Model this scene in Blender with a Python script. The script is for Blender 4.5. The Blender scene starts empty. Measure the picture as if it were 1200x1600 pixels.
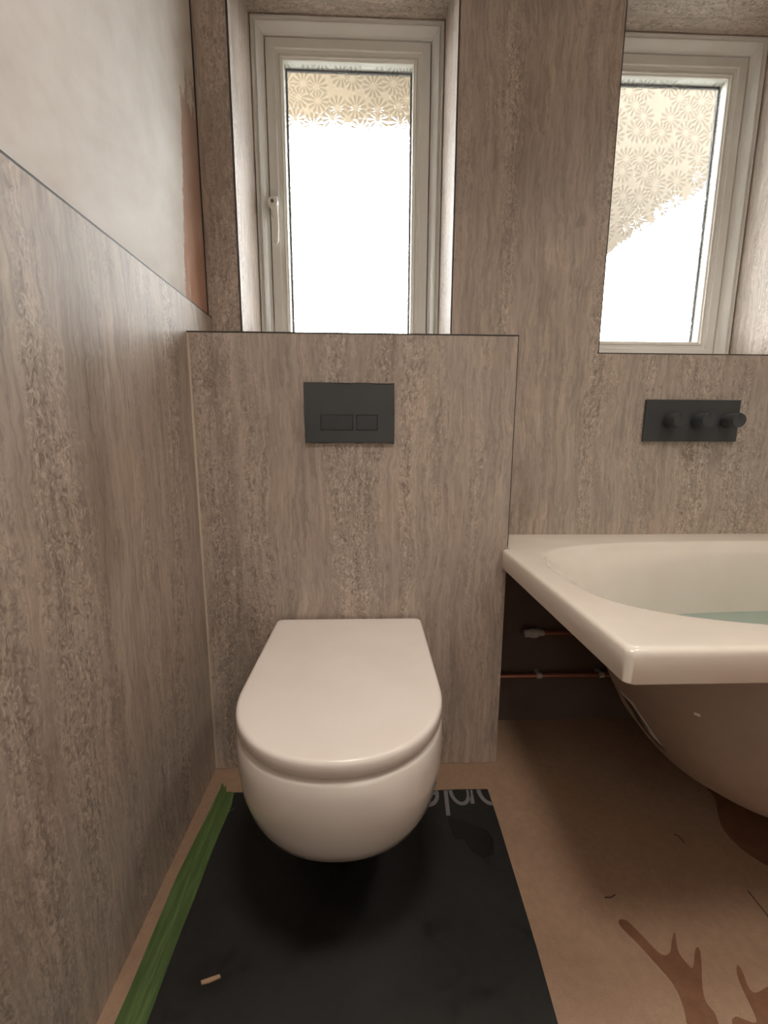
import bpy, bmesh, math, random
from mathutils import Vector, Matrix, Euler
random.seed(4)
C = bpy.context.scene.collection
SC = bpy.context.scene

# ------------------------------------------------------------------ camera
F_PX = 661.83
pitch, yaw, roll = [math.radians(v) for v in (9.343, 1.984, 0.232)]
fwd = Vector((math.sin(yaw) * math.cos(pitch), math.cos(yaw) * math.cos(pitch), -math.sin(pitch)))
up0 = Vector((math.sin(yaw) * math.sin(pitch), math.cos(yaw) * math.sin(pitch), math.cos(pitch)))
rt0 = Vector((math.cos(yaw), -math.sin(yaw), 0))
rt = math.cos(roll) * rt0 + math.sin(roll) * up0
up = -math.sin(roll) * rt0 + math.cos(roll) * up0
cam = bpy.data.objects.new('camera', bpy.data.cameras.new('camera'))
C.objects.link(cam)
M = Matrix((rt, up, -fwd)).transposed().to_4x4()
M.translation = Vector((0, -1.08, 0.9127))
cam.matrix_world = M
cam.data.sensor_fit = 'HORIZONTAL'
cam.data.sensor_width = 36
cam.data.lens = F_PX / 1200 * 36
cam.data.clip_start = 0.01
SC.camera = cam

# ------------------------------------------------------------------ world: bright even overcast sky
w = bpy.data.worlds.new('overcast_sky')
SC.world = w
w.use_nodes = True
nt = w.node_tree
bg = nt.nodes['Background']
bg.inputs[0].default_value = (0.93, 0.97, 1.0, 1)
bg.inputs[1].default_value = 18.0

SC.view_settings.view_transform = 'Standard'
SC.view_settings.look = 'None'
SC.view_settings.gamma = 1
SC.view_settings.use_curve_mapping = False
SC.view_settings.exposure = 0.0
SC.cycles.use_denoising = True
SC.cycles.max_bounces = 10
SC.cycles.diffuse_bounces = 6
SC.cycles.transparent_max_bounces = 12
SC.cycles.transmission_bounces = 6
SC.cycles.sample_clamp_indirect = 40
SC.cycles.caustics_refractive = True
SC.cycles.caustics_reflective = False


def area(name, loc, rot, sx, sy, power, col, portal=False, shape='RECTANGLE'):
    l = bpy.data.lights.new(name, 'AREA')
    l.shape = shape
    l.size = sx
    l.size_y = sy
    l.energy = power
    l.color = col
    if portal:
        l.cycles.is_portal = True
    o = bpy.data.objects.new(name, l)
    C.objects.link(o)
    o.location = loc
    o.rotation_euler = rot
    return o


LAMP_W = 7.5           # warm ceiling lights of the room (the one over the bath is dimmer)
WARM = (1.0, 0.91, 0.81)
# added warm fill light behind the camera, set in an unseen doorway
area('rear_fill_light', (.62, -2.16, 1.05), (math.pi / 2, 0, 0), .76, 1.9, 3.5, (1.0, .89, .78))
# portals just outside the two windows (they only guide sky light through the openings)
area('window_portal', (-0.06, 0.53, 1.67), (math.pi / 2, 0, math.pi), 0.60, 1.0, 1, (1, 1, 1), True)
area('window_portal', (0.95, 0.53, 1.66), (math.pi / 2, 0, math.pi), 0.56, 1.0, 1, (1, 1, 1), True)

# ------------------------------------------------------------------ dimensions
XL, XR = -0.4346, 0.3663       # left panel face, right edge of the boxed-in wall
ZB = 1.1731                    # top of the boxing
ZP = 1.2519                    # top of left wall panel
YW = 0.1768                    # face of the window wall panel
CEIL = 2.42
XE = 2.09                      # far right wall
YB = -2.1                      # wall behind camera
SILL = 1.1702
W1 = (-0.3545, 0.2301, SILL, 2.160)
W2 = (0.6609, 1.235, SILL, 2.150)
YF = YW + 0.25                 # plane of the window frames


# ------------------------------------------------------------------ helpers
def tag(o, label=None, cat=None, group=None, kind=None):
    if label: o['label'] = label
    if cat: o['category'] = cat
    if group: o['group'] = group
    if kind: o['kind'] = kind
    return o


def obj(name, bm, mat, parent=None, smooth=False, sharp=None):
    bmesh.ops.remove_doubles(bm, verts=bm.verts, dist=1e-6)
    bmesh.ops.recalc_face_normals(bm, faces=bm.faces)
    me = bpy.data.meshes.new(name)
    bm.to_mesh(me)
    bm.free()
    if mat: me.materials.append(mat)
    o = bpy.data.objects.new(name, me)
    C.objects.link(o)
    if parent: o.parent = parent
    if smooth:
        me.polygons.foreach_set('use_smooth', [True] * len(me.polygons))
        me.update()
        if sharp:
            me.set_sharp_from_angle(angle=math.radians(sharp))
    return o


def struct(name, bm, mat, parent=None, **k):
    o = obj(name, bm, mat, parent, **k)
    o['kind'] = 'structure'
    return o


def empty(name, loc, **k):
    o = bpy.data.objects.new(name, None)
    C.objects.link(o)
    o.location = loc
    o.empty_display_size = 0.05
    return tag(o, **k)


def box(bm, x0, x1, y0, y1, z0, z1, bev=0, seg=2):
    r = bmesh.ops.create_cube(bm, size=1)
    vs = r['verts']
    for v in vs:
        v.co = Vector((x0 + (v.co.x + .5) * (x1 - x0), y0 + (v.co.y + .5) * (y1 - y0), z0 + (v.co.z + .5) * (z1 - z0)))
    if bev:
        es = list({e for v in vs for e in v.link_edges})
        bmesh.ops.bevel(bm, geom=es, offset=bev, segments=seg, affect='EDGES', profile=0.6)
    return bm


def BX(*a, **k):
    return box(bmesh.new(), *a, **k)


def loft(bm, rings, cap0=True, cap1=True, close=True):
    R = [[bm.verts.new(p) for p in r] for r in rings]
    n = len(R[0])
    for a, b in zip(R, R[1:]):
        for i in range(n if close else n - 1):
            j = (i + 1) % n
            bm.faces.new((a[i], a[j], b[j], b[i]))
    if cap0: bm.faces.new(R[0][::-1])
    if cap1: bm.faces.new(R[-1])
    return R


def tube(bm, p0, p1, r, n=16, r2=None):
    p0, p1 = Vector(p0), Vector(p1)
    d = (p1 - p0).normalized()
    a = d.orthogonal().normalized()
    b = d.cross(a)
    r2 = r if r2 is None else r2
    loft(bm, [[c + q * (math.cos(t) * a + math.sin(t) * b) for t in [2 * math.pi * i / n for i in range(n)]]
              for c, q in ((p0, r), (p1, r2))])


def lathe(bm, c, axis, prof, n=24):
    c = Vector(c)
    d = Vector(axis).normalized()
    a = d.orthogonal().normalized()
    b = d.cross(a)
    loft(bm, [[c + d * h + r * (math.cos(t) * a + math.sin(t) * b) for t in [2 * math.pi * i / n for i in range(n)]]
              for r, h in prof])


def prism(bm, pts, z0, z1):
    """flat outline in x,y extruded from z0 to z1"""
    loft(bm, [[(x, y, z0) for x, y in pts], [(x, y, z1) for x, y in pts]])
    return bm


def holed(bm, x0, x1, z0, z1, holes, yf, yb):
    """upright slab between yf and yb with rectangular holes"""
    xs = sorted({x0, x1} | {v for h in holes for v in h[:2]})
    zs = sorted({z0, z1} | {v for h in holes for v in h[2:] if z0 < v < z1})
    def solid(i, j):
        if i < 0 or j < 0 or i >= len(xs) - 1 or j >= len(zs) - 1: return False
        cx, cz = (xs[i] + xs[i + 1]) / 2, (zs[j] + zs[j + 1]) / 2
        return not any(h[0] < cx < h[1] and h[2] < cz < h[3] for h in holes)
    def q(*p):
        bm.faces.new([bm.verts.new(v) for v in p])
    for i in range(len(xs) - 1):
        for j in range(len(zs) - 1):
            if not solid(i, j): continue
            a, b, c, d = xs[i], xs[i + 1], zs[j], zs[j + 1]
            for y in (yf, yb): q((a, y, c), (b, y, c), (b, y, d), (a, y, d))
            if not solid(i - 1, j): q((a, yf, c), (a, yb, c), (a, yb, d), (a, yf, d))
            if not solid(i + 1, j): q((b, yf, c), (b, yb, c), (b, yb, d), (b, yf, d))
            if not solid(i, j - 1): q((a, yf, c), (a, yb, c), (b, yb, c), (b, yf, c))
            if not solid(i, j + 1): q((a, yf, d), (a, yb, d), (b, yb, d), (b, yf, d))
    bmesh.ops.remove_doubles(bm, verts=bm.verts, dist=1e-6)
    return bm


def mitre(bm, x0, x1, z0, z1, prof):
    """closed moulding profile (inset, y) swept round a rectangle with mitred corners"""
    n = len(prof)
    cs = [(x0, z0, 1, 1), (x1, z0, -1, 1), (x1, z1, -1, -1), (x0, z1, 1, -1)]
    R = [[bm.verts.new((x + sx * i, y, z + sz * i)) for i, y in prof] for x, z, sx, sz in cs]
    for k in range(4):
        a, b = R[k], R[(k + 1) % 4]
        for i in range(n):
            j = (i + 1) % n
            bm.faces.new((a[i], a[j], b[j], b[i]))
    return bm


# ------------------------------------------------------------------ materials
class N:
    def __init__(s, name):
        s.m = bpy.data.materials.new(name)
        s.m.use_nodes = True
        s.t = s.m.node_tree
        s.b = s.t.nodes['Principled BSDF']
        s.out = s.t.nodes['Material Output']

    def new(s, typ, ins=None, **k):
        n = s.t.nodes.new(typ)
        for a, v in k.items(): setattr(n, a, v)
        for a, v in (ins or {}).items():
            s.put(n.inputs[a], v)
        return n

    def put(s, sock, v):
        if isinstance(v, bpy.types.NodeSocket):
            s.t.links.new(v, sock)
        else:
            sock.default_value = v

    def math(s, op, a, b=0.0, clamp=False):
        n = s.new('ShaderNodeMath', {0: a, 1: b}, operation=op, use_clamp=clamp)
        return n.outputs[0]

    def ramp(s, f, stops, interp='LINEAR'):
        n = s.new('ShaderNodeValToRGB', {0: f})
        cr = n.color_ramp
        cr.interpolation = interp
        while len(cr.elements) < len(stops): cr.elements.new(0.5)
        for e, (p, c) in zip(cr.elements, stops):
            e.position = p
            e.color = (*c, 1) if len(c) == 3 else c
        return n.outputs[0]

    def mix(s, f, a, b, mode='MIX'):
        n = s.new('ShaderNodeMix', data_type='RGBA', blend_type=mode)
        s.put(n.inputs[0], f)
        s.put(n.inputs[6], a)
        s.put(n.inputs[7], b)
        return n.outputs[2]

    def noise(s, vec, scale, detail=4, rough=.55, dist=0.0):
        return s.new('ShaderNodeTexNoise', {'Vector': vec, 'Scale': scale, 'Detail': detail, 'Roughness': rough,
                                            'Distortion': dist}).outputs[0]

    def obco(s, scale=(1, 1, 1), loc=(0, 0, 0)):
        c = s.new('ShaderNodeTexCoord').outputs['Object']
        return s.new('ShaderNodeMapping', {'Vector': c, 'Scale': scale, 'Location': loc}).outputs[0]

    def bump(s, h, strength=.2, dist=.002):
        n = s.new('ShaderNodeBump', {'Height': h, 'Strength': strength, 'Distance': dist})
        s.put(s.b.inputs['Normal'], n.outputs[0])
        return n.outputs[0]

    def set(s, **k):
        for a, v in k.items():
            if isinstance(v, tuple) and len(v) == 3: v = (*v, 1)
            s.put(s.b.inputs[a.replace('_', ' ')], v)
        return s.m


def lin(r, g, b):
    f = lambda c: ((c / 255 + .055) / 1.055) ** 2.4 if c > 10 else c / 255 / 12.92
    return (f(r), f(g), f(b))


def plain(name, col, rough=.5, **k):
    n = N(name)
    v = n.noise(n.obco(), 9.0, 3)
    c = n.mix(.10, (*col, 1), n.ramp(v, [(.3, (0, 0, 0)), (.7, (1, 1, 1))]), 'OVERLAY')
    n.put(n.b.inputs['Base Color'], c)
    return n.set(Roughness=rough, **k)


def travertine(name, grain='z', off=(0, 0, 0)):
    """laminate wall panel printed as vein-cut travertine, veins running along `grain`"""
    n = N(name)
    s_long, s_x = .075, 1.0
    sc = {'z': (s_x, s_x, s_long), 'x': (s_long, s_x, s_x), 'y': (s_x, s_long, s_x)}[grain]
    base = n.obco((1, 1, 1), off)
    # gentle wander of the veins
    wn = n.new('ShaderNodeTexNoise', {'Vector': base, 'Scale': 2.6, 'Detail': 2.0}).outputs[1]
    wv = n.new('ShaderNodeVectorMath', {0: wn, 1: (.5, .5, .5)}, operation='SUBTRACT').outputs[0]
    wv = n.new('ShaderNodeVectorMath', {0: wv, 'Scale': .075}, operation='SCALE').outputs[0]
    p = n.new('ShaderNodeVectorMath', {0: base, 1: wv}, operation='ADD').outputs[0]
    wn2 = n.new('ShaderNodeTexNoise', {'Vector': base, 'Scale': 22.0, 'Detail': 3.0}).outputs[1]
    wv2 = n.new('ShaderNodeVectorMath', {0: wn2, 1: (.5, .5, .5)}, operation='SUBTRACT').outputs[0]
    wv2 = n.new('ShaderNodeVectorMath', {0: wv2, 'Scale': .016}, operation='SCALE').outputs[0]
    p = n.new('ShaderNodeVectorMath', {0: p, 1: wv2}, operation='ADD').outputs[0]
    st = n.new('ShaderNodeMapping', {'Vector': p, 'Scale': sc}).outputs[0]
    sc2 = {'z': (1, 1, .05), 'x': (.05, 1, 1), 'y': (1, .05, 1)}[grain]
    st2 = n.new('ShaderNodeMapping', {'Vector': p, 'Scale': sc2}).outputs[0]
    broad = n.noise(st, 10.0, 4, .6, .2)
    mid = n.noise(st, 42.0, 5, .65, .4)
    fine = n.noise(st2, 150.0, 3, .6)
    blot = n.noise(base, 3.2, 3, .5, .6)
    c = n.ramp(broad, [(.30, lin(134, 121, 111)), (.41, lin(166, 153, 144)), (.50, lin(192, 177, 165)),
                       (.57, lin(170, 158, 147)), (.64, lin(196, 183, 170)), (.76, lin(216, 205, 195))])
    c2 = n.ramp(mid, [(.30, lin(132, 120, 111)), (.46, lin(182, 166, 153)), (.58, lin(194, 178, 164)), (.72, lin(217, 206, 194))])
    c = n.mix(.45, c, c2)
    grey = n.ramp(blot, [(.40, (0, 0, 0)), (.62, (1, 1, 1))])
    c = n.mix(n.math('MULTIPLY', grey, .40), c, (*lin(167, 160, 153), 1), 'MIX')
    f = n.ramp(fine, [(.35, (.72, .71, .70)), (.65, (1.08, 1.08, 1.08))])
    c = n.mix(.65, c, f, 'MULTIPLY')
    # thin dark veins
    vn = n.noise(st, 26.0, 4, .6, .5)
    vn = n.math('ABSOLUTE', n.math('SUBTRACT', vn, .5))
    vm = n.ramp(vn, [(.0, (1, 1, 1)), (.018, (0, 0, 0))])
    c = n.mix(n.math('MULTIPLY', vm, .35), c, (*lin(117, 105, 96), 1))
    # clusters of pits, following the veins
    sp = {'z': (1, 1, .55), 'x': (.55, 1, 1), 'y': (1, .55, 1)}[grain]
    pv = n.new('ShaderNodeMapping', {'Vector': p, 'Scale': sp}).outputs[0]
    pit = n.noise(pv, 120.0, 2, .5, 1.6)
    zone = n.noise(st, 9.0, 3, .5, .5)
    zone = n.ramp(zone, [(.44, (0, 0, 0)), (.60, (1, 1, 1))])
    pm = n.math('MULTIPLY', n.ramp(pit, [(.56, (0, 0, 0)), (.63, (1, 1, 1))]), zone)
    c = n.mix(n.math('MULTIPLY', pm, .60), c, (*lin(117, 103, 92), 1))
    pl = n.math('MULTIPLY', n.ramp(pit, [(.36, (1, 1, 1)), (.43, (0, 0, 0))]), zone)
    c = n.mix(n.math('MULTIPLY', pl, .50), c, (*lin(224, 210, 196), 1))
    n.put(n.b.inputs['Base Color'], c)
    h = n.math('SUBTRACT', n.math('MULTIPLY', fine, .4), pm)
    n.bump(h, .25, .0008)
    return n.set(Roughness=.50, Specular_IOR_Level=.30)


trav_z = travertine('travertine_panel_upright')
trav_b = travertine('travertine_panel_boxing', 'z', (3.7, 1.2, .6))
trav_l = travertine('travertine_panel_left', 'z', (7.1, 4.4, 2.3))
trav_x = travertine('travertine_panel_lengthways', 'x', (1.3, .2, 5.1))
core = plain('panel_core_dark', (.045, .040, .038), .6)
bead_m = plain('silicone_bead', lin(196, 180, 162), .5)
bare = plain('bare_plaster_dark', lin(100, 84, 76), .85)
off_white = plain('painted_wall', lin(215, 208, 200), .8)
ceil_m = plain('ceiling_paint', lin(228, 224, 218), .9)


def mk_plaster():
    n = N('old_paint_with_raw_plaster_edge')
    o = n.obco()
    a = n.noise(o, 2.2, 5, .6, .8)
    b = n.noise(o, 14.0, 4, .6)
    c = n.ramp(a, [(.35, lin(196, 188, 180)), (.55, lin(212, 206, 200)), (.7, lin(220, 216, 212))])
    c = n.mix(.12, c, n.ramp(b, [(.35, (.25, .25, .25)), (.65, (.8, .8, .8))]), 'OVERLAY')
    # raw pink plaster left exposed in a ragged band beside the window wall
    xyz = n.new('ShaderNodeSeparateXYZ', {0: o})
    y, z = xyz.outputs[1], xyz.outputs[2]
    rag = n.noise(n.new('ShaderNodeMapping', {'Vector': o, 'Scale': (1, 1, .35)}).outputs[0], 40.0, 6, .7)
    edge = n.math('ADD', n.math('MULTIPLY', n.math('SUBTRACT', z, 1.25), .105), .034)   # y where band begins
    edge = n.math('ADD', edge, n.math('MULTIPLY', n.math('SUBTRACT', rag, .5), .045))
    m = n.math('GREATER_THAN', y, edge)
    m = n.math('MULTIPLY', m, n.math('LESS_THAN', n.math('ADD', z, n.math('MULTIPLY', n.math('SUBTRACT', rag, .5), .5)), 1.76))
    pk = n.ramp(n.noise(n.new('ShaderNodeMapping', {'Vector': o, 'Scale': (1, 1, .3)}).outputs[0], 30.0, 3),
                [(.35, lin(188, 150, 128)), (.55, lin(180, 138, 116)), (.66, lin(188, 160, 144)), (.72, lin(205, 196, 188))])
    up_ = n.ramp(n.math('DIVIDE', n.math('SUBTRACT', z, 1.25), .55), [(.0, (0, 0, 0)), (1., (1, 1, 1))])
    pk = n.mix(n.math('MULTIPLY', up_, .75), pk, (*lin(176, 164, 158), 1))
    c = n.mix(m, c, pk)
    n.put(n.b.inputs['Base Color'], c)
    n.bump(n.math('ADD', a, n.math('MULTIPLY', b, .3)), .35, .004)
    return n.set(Roughness=.75, Specular_IOR_Level=.25)


plaster = mk_plaster()


def mk_floor():
    n = N('raw_chipboard_floor')
    o = n.obco()
    a = n.noise(o, 3.0, 4, .6, .6)
    b = n.noise(o, 420.0, 2, .6)
    d = n.noise(o, 60.0, 3, .6)
    c = n.ramp(a, [(.3, lin(152, 124, 103)), (.55, lin(165, 136, 113)), (.75, lin(170, 142, 119))])
    c = n.mix(.22, c, n.ramp(b, [(.3, (.3, .3, .3)), (.7, (.75, .75, .75))]), 'OVERLAY')
    c = n.mix(.16, c, n.ramp(d, [(.35, (.3, .3, .3)), (.65, (.7, .7, .7))]), 'OVERLAY')
    n.put(n.b.inputs['Base Color'], c)
    n.bump(b, .15, .0006)
    return n.set(Roughness=.62)


floor_m = mk_floor()


def mk_damp():
    n = N('damp_chipboard')
    o = n.obco()
    a = n.noise(o, 30.0, 3)
    b = n.noise(o, 420.0, 2, .6)
    c = n.ramp(a, [(.3, lin(118, 82, 60)), (.7, lin(134, 96, 73))])
    c = n.mix(.2, c, n.ramp(b, [(.3, (.3, .3, .3)), (.7, (.75, .75, .75))]), 'OVERLAY')
    n.put(n.b.inputs['Base Color'], c)
    return n.set(Roughness=.5)


damp_m = mk_damp()


def mk_mat():
    n = N('black_protection_sheet')
    o = n.obco()
    a = n.noise(o, 7.0, 5, .65, .6)
    b = n.noise(o, 90.0, 4, .6)
    sc = n.noise(n.new('ShaderNodeMapping', {'Vector': o, 'Scale': (3, .6, 1), 'Rotation': (0, 0, .4)}).outputs[0], 60, 3, .6)
    c = n.ramp(a, [(.32, (.004, .004, .004)), (.45, (.009, .0095, .009)), (.7, (.013, .0135, .013))])
    c = n.mix(.35, c, n.ramp(b, [(.3, (.2, .2, .2)), (.7, (.8, .8, .8))]), 'OVERLAY')
    c = n.mix(n.ramp(sc, [(.70, (0, 0, 0)), (.80, (.22, .22, .22))]), c, (.12, .12, .11, 1))
    n.put(n.b.inputs['Base Color'], c)
    n.put(n.b.inputs['Roughness'], n.ramp(a, [(.32, (.38, .38, .38)), (.46, (.62, .62, .62))]))
    n.bump(b, .12, .001)
    return n.m


mat_m = mk_mat()
wet_m = plain('wet_black_sheet', (.007, .007, .007), .3)
letter_m = plain('grey_lettering', lin(118, 116, 118), .6)


def mk_tape():
    n = N('green_masking_tape')
    o = n.obco()
    st = n.new('ShaderNodeMapping', {'Vector': o, 'Scale': (1, .06, 1), 'Rotation': (0, 0, .06)}).outputs[0]
    a = n.noise(st, 160.0, 4, .6)
    c = n.ramp(a, [(.3, lin(62, 84, 42)), (.55, lin(80, 104, 56)), (.75, lin(108, 130, 80))])
    n.put(n.b.inputs['Base Color'], c)
    n.bump(a, .3, .001)
    return n.set(Roughness=.55)


tape_m = mk_tape()
ceramic = plain('white_glazed_ceramic', lin(232, 226, 220), .08, Coat_Weight=.6, Coat_Roughness=.04)
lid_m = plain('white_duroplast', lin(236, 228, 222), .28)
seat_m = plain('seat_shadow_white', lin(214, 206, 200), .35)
acrylic = plain('white_bath_acrylic', lin(234, 226, 216), .14, Coat_Weight=.4, Coat_Roughness=.05)
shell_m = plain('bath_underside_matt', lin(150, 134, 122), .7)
upvc = plain('white_upvc', lin(226, 226, 222), .28)
upvc_b = plain('white_upvc_bead', lin(232, 230, 222), .25)
gasket = plain('dark_gasket', (.02, .02, .022), .5)
black_m = plain('matt_black_metal', (.046, .052, .057), .45, Specular_IOR_Level=.6)
black_b = plain('matt_black_button', (.042, .047, .051), .48)
groove = plain('button_gap', (.004, .004, .004), .8)
copper = plain('copper_pipe', lin(176, 122, 102), .4, Metallic=.7)
clip_m = plain('grey_white_plastic', lin(190, 184, 178), .5)
ink = plain('black_print', (.02, .02, .02), .6)
label_m = plain('grey_label_paper', lin(206, 200, 196), .6)
wood = plain('wood_sliver', lin(176, 146, 116), .7)
fibre = plain('dark_debris', lin(70, 50, 42), .8)
soffit_m = plain('cream_soffit', lin(136, 121, 100), .8)
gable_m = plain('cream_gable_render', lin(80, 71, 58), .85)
ground_m = plain('unseen_ground', lin(96, 96, 92), .9)
metal_m = plain('lock_metal', lin(120, 120, 118), .35, Metallic=.8)


def mk_glass():
    """obscure glass with pressed flower pattern"""
    n = N('flower_pattern_obscure_glass')
    n.t.nodes.remove(n.b)
    o = n.obco()
    xyz = n.new('ShaderNodeSeparateXYZ', {0: o})
    p2 = n.new('ShaderNodeCombineXYZ', {0: xyz.outputs[0], 1: xyz.outputs[2]}).outputs[0]

    def flowers(loc, scale):
        mp = n.new('ShaderNodeMapping', {'Vector': p2, 'Location': loc}).outputs[0]
        v = n.new('ShaderNodeTexVoronoi', {'Vector': mp, 'Scale': scale, 'Randomness': .75}, voronoi_dimensions='2D')
        d = v.outputs['Distance']
        dv = n.new('ShaderNodeVectorMath', {0: mp, 1: v.outputs['Position']}, operation='SUBTRACT').outputs[0]
        s = n.new('ShaderNodeSeparateXYZ', {0: dv})
        ang = n.math('ARCTAN2', s.outputs[1], s.outputs[0])
        pet = n.math('ADD', n.math('MULTIPLY', n.math('SINE', n.math('MULTIPLY', ang, 12.0)), .5), .5)
        ring = n.ramp(d, [(.10, (0, 0, 0)), (.22, (1, 1, 1)), (.52, (1, 1, 1)), (.66, (0, 0, 0))])
        return n.math('MULTIPLY', pet, ring)
    h = flowers((0, 0, 0), 17.0)
    grain = n.noise(o, 260.0, 2, .6)
    soft = n.noise(o, 30.0, 2, .5)
    h2 = n.math('ADD', h, n.math('MULTIPLY', grain, .05))
    h2 = n.math('ADD', h2, n.math('MULTIPLY', soft, .5))
    bm_ = n.new('ShaderNodeBump', {'Height': h2, 'Strength': .7, 'Distance': .0020}).outputs[0]
    rf = n.new('ShaderNodeBsdfRefraction', {'Color': (.97, .97, .95, 1), 'Roughness': .05, 'IOR': 1.09, 'Normal': bm_})
    ribs = n.ramp(h, [(.20, (.97, .97, .96)), (.70, (.66, .64, .62))])
    tr = n.new('ShaderNodeBsdfTransparent', {'Color': ribs})
    gl = n.new('ShaderNodeBsdfGlossy', {'Roughness': .1, 'Normal': bm_})
    m0 = n.new('ShaderNodeMixShader', {0: .45, 1: tr.outputs[0], 2: rf.outputs[0]})
    # the pressed ribs of the petals scatter a little light
    tl = n.new('ShaderNodeBsdfTranslucent', {'Color': (.9, .88, .84, 1)})
    rib = n.ramp(h, [(.30, (0, 0, 0)), (.52, (1, 1, 1)), (.74, (0, 0, 0))])
    m1 = n.new('ShaderNodeMixShader', {0: n.math('MULTIPLY', rib, .03), 1: m0.outputs[0], 2: tl.outputs[0]})
    m2 = n.new('ShaderNodeMixShader', {0: .05, 1: m1.outputs[0], 2: gl.outputs[0]})
    n.t.links.new(m2.outputs[0], n.out.inputs[0])
    return n.m


glass_m = mk_glass()


def mk_water():
    n = N('bath_water')
    n.bump(n.noise(n.obco(), 8.0, 2), .05, .01)
    return n.set(Base_Color=lin(206, 226, 216), Roughness=.04, Transmission_Weight=.55, IOR=1.33)


water_m = mk_water()
lamp_em = N('lamp_diffuser')
lamp_em.set(Base_Color=(.9, .9, .9), Emission_Color=(1, .82, .65), Emission_Strength=2.0)
lamp_em = lamp_em.m

# ------------------------------------------------------------------ room shell
struct('floor', BX(XL - .15, XE + .1, YB - .1, YW + .34, -.12, 0), floor_m)
struct('ceiling', BX(XL - .15, XE + .1, YB - .1, YW + .34, CEIL, CEIL + .1), ceil_m)
struct('wall_right', BX(XE, XE + .1, YB - .1, YW + .34, 0, CEIL), off_white)
struct('wall_rear', holed(bmesh.new(), XL - .15, XE, 0, CEIL, [(.22, 1.02, -.01, 2.02)], YB, YB - .1), off_white)  # doorway opening added to let in the rear fill light

# unseen box added beyond the doorway, so that no daylight comes in from behind
struct('floor_light_block', BX(-.4, 1.7, -3.4, YB - .1, -.12, 0), floor_m)
struct('ceiling_light_block', BX(-.4, 1.7, -3.4, YB - .1, CEIL, CEIL + .1), ceil_m)
struct('wall_light_block_left', BX(-.5, -.4, -3.4, YB - .1, 0, CEIL), off_white)
struct('wall_light_block_right', BX(1.7, 1.8, -3.4, YB - .1, 0, CEIL), off_white)
struct('wall_light_block_rear', BX(-.5, 1.8, -3.5, -3.4, 0, CEIL), off_white)

wl = struct('wall_left', BX(XL - .11, XL - .01, YB, YW + .34, 0, CEIL), plaster)
obj('wall_panel', BX(XL - .01, XL, YB, YW + .0, .0005, ZP - .0035), trav_l, wl)
obj('panel_edge', BX(XL - .0105, XL + .0002, YB, YW + .0, ZP - .0035, ZP), core, wl)

holes = [W1, W2]
GH = [(h[0] - .0045, h[1] + .0045, h[2] - .0045, h[3] + .0045) for h in holes]
wf = struct('wall_window', holed(bmesh.new(), XL - .01, XE, 0, CEIL, GH, YW + .01, YW + .34), bare)
obj('wall_panel', holed(bmesh.new(), XL - .01, XE, .632, CEIL, holes, YW, YW + .0098), trav_z, wf)
# dark joint where the window wall panel meets the old plaster
obj('corner_joint', BX(XL - .0098, XL - .0070, YW - .0025, YW - .0002, ZP, CEIL), core, wf)
T = .006
for (x0, x1, z0, z1) in (W1, W2):
    obj('reveal_panel', BX(x0 - .004, x0 + .0, YW + .0002, YF + .03, z0, z1), trav_z, wf)
    obj('reveal_panel', BX(x1, x1 + .004, YW + .0002, YF + .03, z0, z1), trav_z, wf)
    obj('head_panel', BX(x0, x1, YW + .0002, YF + .03, z1, z1 + .004), trav_x, wf)
    obj('sill_panel', BX(x0, x1, YW + .0002, YF + .03, z0 - .004, z0), trav_x, wf)
    # thin dark edge of the front panel round the opening
    obj('panel_edge', mitre(bmesh.new(), x0 - .0026, x1 + .0026, z0 - .0026, z1 + .0026,
                            [(0, YW - .0006), (.0024, YW - .0006), (.0024, YW + .0001), (0, YW + .0001)]), core, wf)

# boxed-in low wall hiding the cistern
wb = struct('wall_boxing', BX(XL + .0005, XR - .012, .011, YW - .001, .001, ZB - .012), bare)
obj('front_panel', BX(XL + .0004, XR - .002, 0, .010, .001, ZB - .0035), trav_b, wb)
obj('top_panel', BX(XL + .0004, XR - .002, .0101, YW - .0005, ZB - .0118, ZB - .0005), trav_x, wb)
obj('side_panel', BX(XR - .0115, XR - .002, .0101, YW - .0005, .64, ZB - .012), trav_b, wb)
obj('panel_edge', BX(XL + .0004, XR, -.0003, .0100, ZB - .0035, ZB), core, wb)
obj('panel_edge', BX(XR - .002, XR, -.0003, .0100, .64, ZB - .0035), core, wb)
bm = bmesh.new()
loft(bm, [[(XL + .0005, -.0002, z), (XL + .0045, -.0002, z), (XL + .0035, -.0020, z), (XL + .0020, -.0034, z), (XL + .0005, -.0044, z)]
          for z in (.002, ZB - .0045)])
obj('sealant_bead', bm, bead_m, wb)

# ------------------------------------------------------------------ windows


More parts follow.
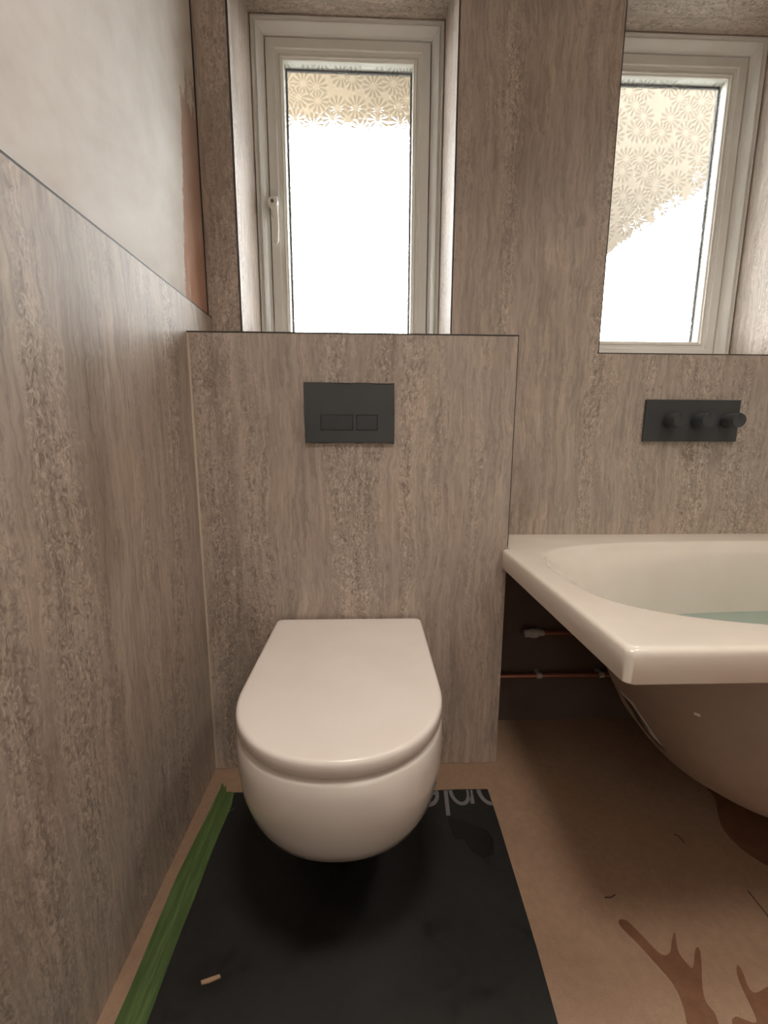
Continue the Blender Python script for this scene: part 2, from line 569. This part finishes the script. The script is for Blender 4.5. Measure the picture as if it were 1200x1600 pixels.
def window(name, x0, x1, z0, z1):
    e = empty(name, ((x0 + x1) / 2, YF, z0))
    e['kind'] = 'structure'
    def part(nm, bm, m, par=None, **k):
        o = obj(nm, bm, m, **k)
        p = par or e
        o.parent = p
        if p is e: o.location = (-e.location[0], -e.location[1], -e.location[2])
        return o
    y = YF
    fr = [(0, y + .05), (0, y - .022), (.003, y - .026), (.008, y - .026), (.010, y - .020), (.0125, y - .018),
          (.0135, y - .022), (.016, y - .024), (.019, y - .022), (.026, y - .012), (.030, y - .004), (.033, y - .002),
          (.0345, y), (.0355, y + .004), (.0355, y + .05)]
    part('frame', mitre(bmesh.new(), x0 + .001, x1 - .001, z0 + .001, z1 - .001, fr), upvc, smooth=True, sharp=28)
    g = [(.0357, y + .010), (.039, y + .010), (.039, y + .045), (.0357, y + .045)]
    part('frame_gasket', mitre(bmesh.new(), x0, x1, z0, z1, g), gasket)
    sa = [(.0395, y + .048), (.0395, y + .001), (.041, y - .001), (.066, y - .001), (.0675, y + .000), (.069, y + .003),
          (.078, y + .005), (.080, y + .008), (.080, y + .048)]
    sash = part('sash', mitre(bmesh.new(), x0, x1, z0, z1, sa), upvc, smooth=True, sharp=28)
    be = [(.0802, y + .040), (.0802, y + .006), (.082, y + .004), (.0855, y + .005), (.0865, y + .009), (.0875, y + .0095),
          (.0885, y + .008), (.0915, y + .010), (.0925, y + .014), (.0925, y + .020), (.0925, y + .040)]
    part('glazing_bead', mitre(bmesh.new(), x0, x1, z0, z1, be), upvc_b, sash, smooth=True, sharp=28)
    gi = .090
    part('pane', BX(x0 + gi, x1 - gi, y + .0202, y + .0240, z0 + gi, z1 - gi), glass_m, sash)
    sp = [(.0926, y + .0402), (.0926, y + .0385), (.0985, y + .0385), (.0985, y + .0455), (.0926, y + .0455)]
    part('spacer_bar', mitre(bmesh.new(), x0, x1, z0, z1, sp), gasket, sash)
    return e, part, sash


win1, part1, sash1 = window('window_1', W1[0], W1[1], W1[2], W1[3])
win2, part2, sash2 = window('window_2', W2[0], W2[1], W2[2], W2[3])
win1['label'] = 'white upvc window with flower patterned glass directly above the toilet boxing'
win2['label'] = 'white upvc window with flower patterned glass above the bath on the right'

# espagnolette handle on the left stile of window 1
hx, hz, hy = W1[0] + .0535, 1.650, YF - .001
bm = bmesh.new()
box(bm, hx - .010, hx + .012, hy - .009, hy, hz - .028, hz + .034, .004, 3)
hb = part1('handle', bm, upvc, smooth=True, sharp=40)
bm = bmesh.new()
lathe(bm, (hx - .001, hy - .009, hz + .006), (0, -1, 0), [(.0155, 0), (.0165, .004), (.0165, .016), (.0145, .0195)], 28)
o = obj('pivot', bm, upvc_b, hb, smooth=True, sharp=40)
bm = bmesh.new()
path = [(-.001, .004, .015), (.002, -.012, .0125), (.006, -.030, .0095), (.0085, -.055, .0078), (.0085, -.085, .0075),
        (.007, -.115, .0076), (.0065, -.128, .0070), (.0065, -.1315, .0045)]
rings = []
for dx, dz, wd in path:
    dz *= .86
    dep = .010
    yc = hy - .022 - .004 * math.sin(min(1, -dz / .06 if dz < 0 else 0) * math.pi / 2)
    rings.append([(hx + dx + wd * math.copysign(abs(math.cos(t)) ** .6, math.cos(t)), yc + .5 * dep * math.copysign(abs(math.sin(t)) ** .7, math.sin(t)), hz + dz)
                  for t in [2 * math.pi * i / 16 for i in range(16)]])
loft(bm, rings)
obj('lever', bm, upvc_b, hb, smooth=True, sharp=60)
bm = bmesh.new()
lathe(bm, (hx - .002, hy - .0285, hz + .007), (0, -1, 0), [(.0050, 0), (.0050, .0018), (.0036, .0022)], 18)
o = obj('lock_barrel', bm, metal_m, hb, smooth=True, sharp=40)
o['label'] = 'grey key lock'

# outside: eaves soffit over the windows, a raking verge further right, ground below
bm = bmesh.new()
prism(bm, [(-1.6, YW + .345), (.62, YW + .345), (.62, 1.12), (-1.6, 1.12)], 2.30, 2.42)
tag(obj('eaves_soffit', bm, soffit_m), 'cream eaves soffit seen through the top of the window above the toilet', 'soffit')
bm = bmesh.new()
a, b = (1.00, 1.50, 1.74), (2.9, 1.50, 3.00)
loft(bm, [[(a[0], y, a[2]), (b[0], y, b[2]), (b[0], y, 4.2), (a[0], y, 4.2)] for y in (1.50, 1.60)])
tag(obj('raking_gable', bm, gable_m), 'cream sloping gable edge seen through the window above the bath', 'gable')
struct('ground_outside', BX(-30, 30, YW + .5, 40, -.6, -.5), ground_m)  # unseen ground, added to stop sky light coming from below

# ------------------------------------------------------------------ bath
bath = empty('bath', (1.2, -.19, .10), label='white acrylic bath without side panel, part filled with water', cat='bath')
BL = Vector((1.2, -.19, .10))


def bpart(name, bm, m, **k):
    for v in bm.verts: v.co -= BL
    return obj(name, bm, m, bath, **k)


CX, CY = 1.2, -.215
RZ = .635
X0, X1, Y0, Y1 = .352, 2.06, -.554, YW - .0008
NB = 240


def sup(t, a, b, e=3.4):
    c, s = math.cos(t), math.sin(t)
    r = (abs(c / a) ** e + abs(s / b) ** e) ** (-1 / e)
    return r * c, r * s


def outline(inset, rad=.012):
    """outer rim outline, slightly notched round the boxing edge; star shaped about the centre"""
    P = []
    def corner(cx, cy, a0):
        for i in range(9):
            t = math.radians(a0 + i * 11.25)
            P.append((cx + rad * math.cos(t), cy + rad * math.sin(t)))
    x0, x1, y0, y1 = X0 + inset, X1 - inset, Y0 + inset, Y1
    P.append((x1, y1)); P.append((XR + .003 + inset, y1)); P.append((XR + .003 + inset, -.0022)); P.append((x0, -.0022))
    corner(x0 + rad, y0 + rad, 180)
    corner(x1 - rad, y0 + rad, 270)
    return P


def resample(P, per=.02):
    Q = []
    for i in range(len(P)):
        a, b = Vector(P[i]), Vector(P[(i + 1) % len(P)])
        k = max(1, int((b - a).length / per))
        for j in range(k): Q.append(a.lerp(b, j / k))
    return Q


base_o = outline(0)
ks = []
for i in range(len(base_o)):
    a, b = Vector(base_o[i]), Vector(base_o[(i + 1) % len(base_o)])
    ks.append(max(1, int((b - a).length / .02)))


def ring(P):
    Q = []
    for i in range(len(P)):
        a, b = Vector(P[i]), Vector(P[(i + 1) % len(P)])
        for j in range(ks[i]): Q.append(a.lerp(b, j / ks[i]))
    return Q


o0 = ring(outline(0))
angs = [math.atan2(p[1] - CY, p[0] - CX) for p in o0]


def R3(P, z): return [(p[0], p[1], z) for p in P]


def S3(a, b, z, e=3.4, cx=CX, cy=CY):
    out = []
    for t in angs:
        x, y = sup(t, a, b, e)
        out.append((cx + x, cy + y, z))
    return out


rb = .009
rings = [R3(ring(outline(.016)), RZ - .052), R3(ring(outline(.004)), RZ - .054), R3(ring(outline(0)), RZ - .050),
         R3(ring(outline(0)), RZ - .012)]
for i in range(1, 6):
    t = i / 5 * math.pi / 2
    rings.append(R3(ring(outline(rb * (1 - math.cos(t)))), RZ - rb + rb * math.sin(t)))
rings.append(R3(ring(outline(.014)), RZ + .0002))
A, B = .788, .292
rings += [S3(A + .012, B + .010, RZ + .0002), S3(A + .004, B + .003, RZ - .001), S3(A - .004, B - .004, RZ - .005), S3(A - .009, B - .008, RZ - .014),
          S3(.760, B - .016, .612, 3.2), S3(.742, .272, .600, 2.9), S3(.722, .268, .580, 2.7), S3(.698, .262, .54, 2.7), S3(.655, .252, .46, 2.7), S3(.615, .242, .38, 2.7),
          S3(.575, .228, .30, 2.7), S3(.520, .200, .23, 2.7), S3(.45, .165, .19, 2.6), S3(.33, .11, .175, 2.5)]
bm = bmesh.new()
loft(bm, rings, cap0=False, cap1=True)
# underside shell closing back up to the lip
rim = bpart('rim_and_basin', bm, acrylic, smooth=True, sharp=50)

SH = [(.592, .742, .303), (.540, .711, .302), (.470, .673, .300), (.400, .638, .299), (.330, .606, .294), (.270, .574, .280),
      (.215, .533, .258), (.170, .465, .225), (.135, .388, .183), (.115, .309, .136)]


def shell_at(z):
    for (za, aa, ba), (zb, ab, bb) in zip(SH, SH[1:]):
        if zb <= z <= za:
            f = (za - z) / (za - zb)
            return aa + (ab - aa) * f, ba + (bb - ba) * f
    return SH[-1][1:]


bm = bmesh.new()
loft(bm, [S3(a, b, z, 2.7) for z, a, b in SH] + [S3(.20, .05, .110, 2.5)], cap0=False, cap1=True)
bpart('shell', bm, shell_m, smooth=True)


def shell_patch(t0, t1, z0, z1, off, n=8, skew=0.0):
    bm = bmesh.new()
    g = []
    for i in range(n + 1):
        row = []
        for j in range(n + 1):
            t = t0 + (t1 - t0) * i / n + skew * j / n
            z = z0 + (z1 - z0) * j / n
            a, b = shell_at(z)
            x, y = sup(t, a + off, b + off, 2.7)
            row.append(bm.verts.new((CX + x, CY + y, z)))
        g.append(row)
    for i in range(n):
        for j in range(n):
            bm.faces.new((g[i][j], g[i + 1][j], g[i + 1][j + 1], g[i][j + 1]))
    return bm


TA = math.radians(176.5)
lab = bpart('maker_label', shell_patch(TA, TA + math.radians(5.5), .340, .270, .0012, skew=math.radians(5)), label_m, smooth=True)
lab['label'] = 'grey printed label'
for k in range(5):
    bm = shell_patch(TA + math.radians(.7 + .8 * k), TA + math.radians(1.1 + .8 * k), .330, .284, .0020, 5, skew=math.radians(3.6))
    bpart('print_line', bm, ink)
bm = shell_patch(TA + math.radians(2.2), TA + math.radians(4.2), .290, .256, .0024, 8, math.radians(6.5))
bpart('print_arrow', bm, ink)
bm = shell_patch(math.radians(195.6), math.radians(196.4), .413, .419, .0015, 3)
bpart('glue_spot', bm, acrylic)
# support legs under the shell
for sx in (1.32, 1.70):
    bm = bmesh.new()
    box(bm, sx - .02, sx + .02, -.26, -.02, .112, .128)
    for yy in (-.25, -.03):
        tube(bm, (sx, yy, .002), (sx, yy, .115), .008, 12)
        lathe(bm, (sx, yy, .0005), (0, 0, 1), [(.022, 0), (.022, .006), (.010, .012)], 16)
    bpart('foot_frame', bm, metal_m)

# water
WZ = .440
bm = bmesh.new()
P = []
a_, b_ = .6435, .2480
for i in range(96):
    x, y = sup(2 * math.pi * i / 96, a_, b_, 2.7)
    P.append((CX + x, CY + y))
prism(bm, P, WZ - .004, WZ)
tag(obj('bath_water', bm, water_m), 'still pale green water lying in the bath', 'water')

# ------------------------------------------------------------------ toilet
TX = -.054
toilet = empty('toilet', (TX, 0, .08), label='white wall hung toilet with closed lid below the black flush plate', cat='toilet')


def tpart(name, bm, m, par=None, **k):
    for v in bm.verts: v.co -= Vector((TX, 0, .08))
    return obj(name, bm, m, par or toilet, **k)


def dshape(hw, yf, yb, wb=None, n=40, e=2.15, rc=.012, flat=.33):
    """D outline: back edge at yb, straight sides, rounded front reaching yf"""
    wb = wb or hw
    L = yb - yf
    rad = min(L * .98, hw * 1.04)            # length of the rounded front
    ys = yf + rad
    P = []
    for i in range(5):                       # back right corner
        t = math.pi / 2 - i / 4 * math.pi / 2
        P.append((wb - rc + rc * math.cos(t), yb - rc + rc * math.sin(t)))
    for i in range(1, 7):                    # right side
        f = i / 7
        P.append((wb + (hw - wb) * math.sin(f * math.pi / 2), (yb - rc) + (ys - yb + rc) * f))
    for i in range(n + 1):
        t = -i / n * math.pi
        c, s = math.cos(t), math.sin(t)
        P.append((hw * math.copysign(abs(c) ** (2 / e), c), ys + rad * math.copysign(abs(s) ** (2 / e), s)))
    for i in range(6, 0, -1):
        f = i / 7
        P.append((-(wb + (hw - wb) * math.sin(f * math.pi / 2)), (yb - rc) + (ys - yb + rc) * f))
    for i in range(5):
        t = math.pi / 2 + (4 - i) / 4 * math.pi / 2
        P.append((-wb + rc + rc * math.cos(t), yb - rc + rc * math.sin(t)))
    return P


def D3(z, *a, **k):
    return [(TX + x, y, z) for x, y in dshape(*a, **k)]


LT = .450
bm = bmesh.new()
rg = [D3(.4235, .185, -.520, -.014), D3(.4225, .189, -.5245, -.012), D3(.424, .1905, -.526, -.011), D3(.440, .1905, -.526, -.011)]
for i in range(1, 7):
    t = i / 6 * math.pi / 2
    q = .0085 * (1 - math.cos(t))
    rg.append(D3(.4415 + .0085 * math.sin(t), .1905 - q, -.526 + q, -.011 - q * .6))
rg.append(D3(.4502, .170, -.50, -.03))
loft(bm, rg)
tpart('lid', bm, lid_m, smooth=True, sharp=60)
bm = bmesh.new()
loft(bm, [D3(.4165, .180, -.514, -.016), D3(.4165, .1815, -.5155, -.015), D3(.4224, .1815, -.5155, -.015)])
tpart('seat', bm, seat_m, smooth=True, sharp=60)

PR = [  # z, half width, front y, width at wall
    (.4155, .176, -.508, .172), (.4162, .184, -.5175, .178), (.4135, .1885, -.5225, .183), (.405, .1910, -.5260, .186), (.380, .1925, -.5285, .187),
    (.340, .1920, -.5260, .186), (.300, .1890, -.5170, .184), (.260, .1835, -.5010, .180), (.225, .1760, -.4790, .175),
    (.195, .1665, -.4530, .168), (.165, .1540, -.4190, .160), (.140, .1400, -.3820, .150), (.118, .1230, -.3380, .138), (.100, .1030, -.2850, .122),
    (.088, .0800, -.2250, .100), (.082, .0550, -.1550, .075)]
bm = bmesh.new()
loft(bm, [D3(z, hw, yf, -.0008, wb, rc=.004) for z, hw, yf, wb in PR])
bowl = tpart('bowl', bm, ceramic, smooth=True, sharp=70)

# ------------------------------------------------------------------ flush plate
fp = empty('flush_plate', (-.0485, 0, .911), label='matt black dual flush plate on the boxing above the toilet', cat='flush plate')


def fpart(name, bm, m, par=None, **k):
    for v in bm.verts: v.co -= Vector((-.0485, 0, .911))
    return obj(name, bm, m, par or fp, **k)


b1 = (-.1205, -.0405, .9415, .9795)
b2 = (-.0325, .0205, .9415, .9795)
bm = holed(bmesh.new(), -.1580, .0610, .9110, 1.0545, [b1, b2], -.0085, -.0003)
es = [e for e in bm.edges if len(e.link_faces) == 2 and abs(e.calc_face_angle(0)) > 1 and
      (all(abs(v.co.x + .158) < 1e-4 for v in e.verts) or all(abs(v.co.x - .061) < 1e-4 for v in e.verts) or
       all(abs(v.co.z - .911) < 1e-4 for v in e.verts) or all(abs(v.co.z - 1.0545) < 1e-4 for v in e.verts))]
bmesh.ops.bevel(bm, geom=es, offset=.0016, segments=2, affect='EDGES')
fpart('plate', bm, black_m, smooth=True, sharp=30)
for b in (b1, b2):
    g = .0011
    bt = fpart('button', BX(b[0] + g, b[1] - g, -.0084, -.0015, b[2] + g, b[3] - g, bev=.0006), black_b)
fpart('button_recess', BX(-.123, .023, -.0014, -.0004, .940, .981), groove)
bm = bmesh.new()
lathe(bm, (-.0465, -.0084, 1.021), (0, -1, 0), [(.0030, 0), (.0030, .0003), (.0022, .0003), (.0022, 0)], 20)
fpart('ring_mark', bm, black_b)

# ------------------------------------------------------------------ shower valve
sv = empty('shower_valve', (.9525, YW, .918), label='matt black concealed valve plate with three round knobs above the bath', cat='shower valve')


def spart(name, bm, m, par=None, **k):
    for v in bm.verts: v.co -= Vector((.9525, YW, .918))
    return obj(name, bm, m, par or sv, **k)


spart('plate', BX(.8115, 1.0955, YW - .009, YW - .0002, .9185, 1.0395, bev=.001), black_m)
for kx in (.884, .968, 1.056):
    bm = bmesh.new()
    lathe(bm, (kx, YW - .0085, .979), (0, -1, 0), [(.0185, 0), (.0185, .008), (.0205, .0085), (.0205, .047), (.0195, .0485)], 40)
    k_ = spart('knob', bm, black_m, smooth=True, sharp=40)
    bm = bmesh.new()
    box(bm, kx - .0012, kx + .0012, YW - .0578, YW - .0565, .984, .9995)
    spart('pointer', bm, black_b, k_)

# ------------------------------------------------------------------ pipes and clips
def pipe(name, x0, x1, z, label, fit=False):
    e = empty(name, (x0, YW - .018, z), label=label, cat='pipe')
    bm = bmesh.new()
    tube(bm, (0, 0, 0), (x1 - x0, 0, 0), .0072, 18)
    obj('tube', bm, copper, e, smooth=True, sharp=40)
    if fit:
        bm = bmesh.new()
        lathe(bm, (-.030, 0, 0), (1, 0, 0), [(.0095, 0), (.0125, .004), (.0125, .020), (.0150, .022), (.0150, .036), (.0130, .044), (.0085, .048)], 18)
        o = obj('stop_end', bm, clip_m, e, smooth=True, sharp=30)
        o['label'] = 'pale plastic push-fit stop end'
    return e


pipe('copper_pipe', XR + .002, 1.98, .176, 'long bare copper pipe low on the dark wall under the bath')
pipe('copper_pipe', .515, 1.98, .321, 'upper copper pipe with pale stop end under the bath', True)


def clip(x, z, label):
    bm = bmesh.new()
    n = 20
    y0 = YW - .018
    out = []
    for i in range(n + 1):
        t = math.radians(60 + 300 * i / n - 60 + 60)
        out.append((math.sin(t), math.cos(t)))
    R = []
    for xx in (x - .008, x + .008):
        R.append([(xx, y0 + .0095 * s, z + .0095 * c) for s, c in out] + [(xx, y0 + .0058 * s, z + .0058 * c) for s, c in out[::-1]])
    loft(bm, R)
    box(bm, x - .007, x + .007, y0 + .0085, YW + .0098, z - .007, z + .007, .001, 1)
    return tag(obj('pipe_clip', bm, clip_m, smooth=True, sharp=35), label, 'pipe clip', 'pale clips holding the pipes under the bath')


clip(.542, .176, 'pale pipe clip on the lower pipe, nearer the boxing')
clip(.745, .176, 'pale pipe clip on the lower pipe, nearer the bath shell')
clip(.540, .321, 'pale pipe clip on the upper pipe beside its stop end')

# ------------------------------------------------------------------ things on the floor
matT = [(-.372, -.088), (-.249, -.091), (-.06, -.095), (.139, -.098), (.228, -.0955), (.313, -.097)]
matR = [(.3125, -.194), (.310, -.271), (.3075, -.354), (.304, -.455), (.298, -.558), (.292, -.70), (.284, -.95), (.28, -1.25)]
bm = bmesh.new()
prism(bm, matT + matR + [(-.38, -1.25), (-.376, -.6)], .0004, .003)
sheet = tag(obj('floor_protection_sheet', bm, mat_m), 'black floor protection sheet lying under the toilet', 'sheet')

# letters printed upside down on the sheet, cut off by its far edge
TOP = -.0985
LZ = .0032


def clip_poly(P, f):
    out = []
    for i in range(len(P)):
        a, b = P[i], P[(i + 1) % len(P)]
        fa, fb = f(a), f(b)
        if fa <= 0: out.append(a)
        if fa * fb < 0:
            t = fa / (fa - fb)
            out.append((a[0] + (b[0] - a[0]) * t, a[1] + (b[1] - a[1]) * t))
    return out


def letter(polys):
    bm = bmesh.new()
    for P in polys:
        P = clip_poly(P, lambda p: p[1] - TOP)
        P = clip_poly(P, lambda p: p[0] - .3115)
        if len(P) >= 3:
            bm.faces.new([bm.verts.new((x, y, LZ)) for x, y in P])
    for f in bm.faces:
        if f.normal.z < 0: f.normal_flip()
    me = obj('letter', bm, letter_m, sheet)
    return me


def arc(cx, cy, r0x, r0y, r1x, r1y, a0, a1, n=20):
    out = []
    for i in range(n):
        t0, t1 = [math.radians(a0 + (a1 - a0) * (i + k) / n) for k in (0, 1)]
        out.append([(cx + r0x * math.cos(t0), cy + r0y * math.sin(t0)), (cx + r1x * math.cos(t0), cy + r1y * math.sin(t0)),
                    (cx + r1x * math.cos(t1), cy + r1y * math.sin(t1)), (cx + r0x * math.cos(t1), cy + r0y * math.sin(t1))])
    return out


def quad(x0, y0, x1, y1, w):
    return [[(x0 - w / 2, y0), (x0 + w / 2, y0), (x1 + w / 2, y1), (x1 - w / 2, y1)]]


letter(arc(.150, -.107, .021, .028, .031, .041, -170, 65) + [[(.126, -.103), (.172, -.103), (.172, -.112), (.122, -.112)]])
letter(quad(.2010, -.09, .1935, -.175, .0105))
letter(arc(.2360, -.101, .0185, .035, .0285, .0455, 90, 330) + quad(.2680, -.085, .2625, -.142, .010) + arc(.2360, -.101, .0185, .035, .0285, .0455, -30, 90))
letter(arc(.3120, -.104, .019, .033, .030, .045, 90, 330))

tapeL = [(-.4, -.053), (-.3975, -.075), (-.399, -.093), (-.402, -.178), (-.406, -.236), (-.4095, -.308), (-.408, -.381), (-.406, -.444), (-.4045, -.494), (-.405, -.566), (-.405, -.8), (-.404, -1.2)]
tapeR = [(-.3985, -.058), (-.394, -.061), (-.390, -.070), (-.384, -.068), (-.380, -.080), (-.377, -.0865), (-.368, -.086), (-.357, -.0895), (-.3505, -.13), (-.351, -.162), (-.354, -.205), (-.355, -.267), (-.354, -.348), (-.3555, -.405), (-.355, -.464), (-.3535, -.539), (-.354, -.8), (-.353, -1.2)]
bm = bmesh.new()
prism(bm, tapeL + tapeR[::-1], .0031, .0036)
tape = tag(obj('masking_tape', bm, tape_m), 'strip of torn green masking tape along the left edge of the black sheet', 'tape')
bm = bmesh.new()
pts = [(-.356, -.168, .0038), (-.351, -.156, .006), (-.346, -.150, .010), (-.339, -.147, .009)]
for p, q in zip(pts, pts[1:]): tube(bm, p, q, .0007, 6)
fr_ = obj('frayed_end', bm, tape_m, tape)

bm = bmesh.new()
prism(bm, [(-.289, -.4865), (-.2600, -.4785), (-.2565, -.4830), (-.2745, -.4895), (-.2860, -.4915)], .0032, .0056)
tag(obj('wood_sliver', bm, wood), 'small pale wood offcut lying on the black sheet', 'offcut')


def fiber(pts, r, label):
    bm = bmesh.new()
    for p, q in zip(pts, pts[1:]): tube(bm, (*p, r), (*q, r), r, 6)
    tag(obj('debris_fibre', bm, fibre), label, 'debris')


fiber([(.718, -.239), (.726, -.243), (.7275, -.254), (.726, -.262)], .0008, 'short dark curved fibre on the bare floor near the bath shell')
fiber([(.477, -.373), (.490, -.373), (.502, -.368)], .0008, 'short dark fibre on the bare floor right of the black sheet')
fiber([(.781, -.368), (.780, -.386), (.779, -.410), (.777, -.418)], .0008, 'thin dark thread on the bare floor at the right edge of the photo')

bm = bmesh.new()
prism(bm, [(.190, -.180), (.229, -.186), (.243, -.203), (.280, -.217), (.287, -.246), (.277, -.277), (.250, -.286), (.229, -.268), (.218, -.238), (.196, -.236)], .0029, .0033)
obj('damp_patch', bm, wet_m, sheet)

fl = bpy.data.objects['floor']


def damp(pts, h):
    V = [Vector(p) for p in pts]
    for _ in range(2):
        Q = []
        for i in range(len(V)):
            a, b = V[i], V[(i + 1) % len(V)]
            Q += [a.lerp(b, .25), a.lerp(b, .75)]
        V = Q
    bm = bmesh.new()
    prism(bm, [(v.x, v.y) for v in V], .0001, h)
    obj('damp_patch', bm, damp_m, fl)


damp([(.481, -.413), (.495, -.412), (.504, -.425), (.515, -.451), (.525, -.473), (.543, -.472), (.566, -.444), (.58, -.434), (.558, -.468),
      (.563, -.487), (.567, -.496), (.595, -.463), (.605, -.462), (.592, -.483), (.562, -.522), (.554, -.541), (.561, -.551), (.55, -.575), (.55, -.66), (.50, -.66),
      (.499, -.573), (.516, -.54), (.519, -.511), (.509, -.488), (.495, -.454), (.477, -.424)], .0004)
damp([(.653, -.487), (.653, -.499), (.641, -.525), (.648, -.531), (.687, -.518), (.743, -.524), (.72, -.64), (.557, -.64), (.574, -.565),
      (.588, -.556), (.598, -.56), (.617, -.568), (.624, -.553), (.629, -.53), (.638, -.503)], .0004)
damp([(.902, -.097), (.903, -.139), (.857, -.204), (.841, -.246), (.851, -.294), (.877, -.328), (.985, -.348), (1.198, -.30), (1.3, -.1), (1.0, -.03)], .0004)

# ------------------------------------------------------------------ ceiling lights of the room (out of frame)
for lx, ly in ((.1, -1.0), (1.15, -.62)):
    e = empty('ceiling_light', (lx, ly, CEIL), cat='ceiling light', group='round ceiling lights of the bathroom',
              label=('round ceiling light over the middle of the bathroom floor', 'round ceiling light over the bath')[lx > 1])
    bm = bmesh.new()
    lathe(bm, (0, 0, 0), (0, 0, -1), [(.195, 0), (.195, .018), (.180, .024), (.179, .018)], 40)
    obj('housing', bm, upvc, e, smooth=True, sharp=40)
    bm = bmesh.new()
    lathe(bm, (0, 0, -.019), (0, 0, -1), [(.178, 0), (.165, .004), (.08, .007)], 40)
    obj('diffuser', bm, lamp_em, e, smooth=True)
    a_l = area('ceiling_light_lamp', (0, 0, -.034), (0, 0, 0), .34, .34, LAMP_W * (.7 if lx > 1 else 1.0), WARM, shape='DISK')
    a_l.data.spread = math.radians(112)
    a_l.parent = e
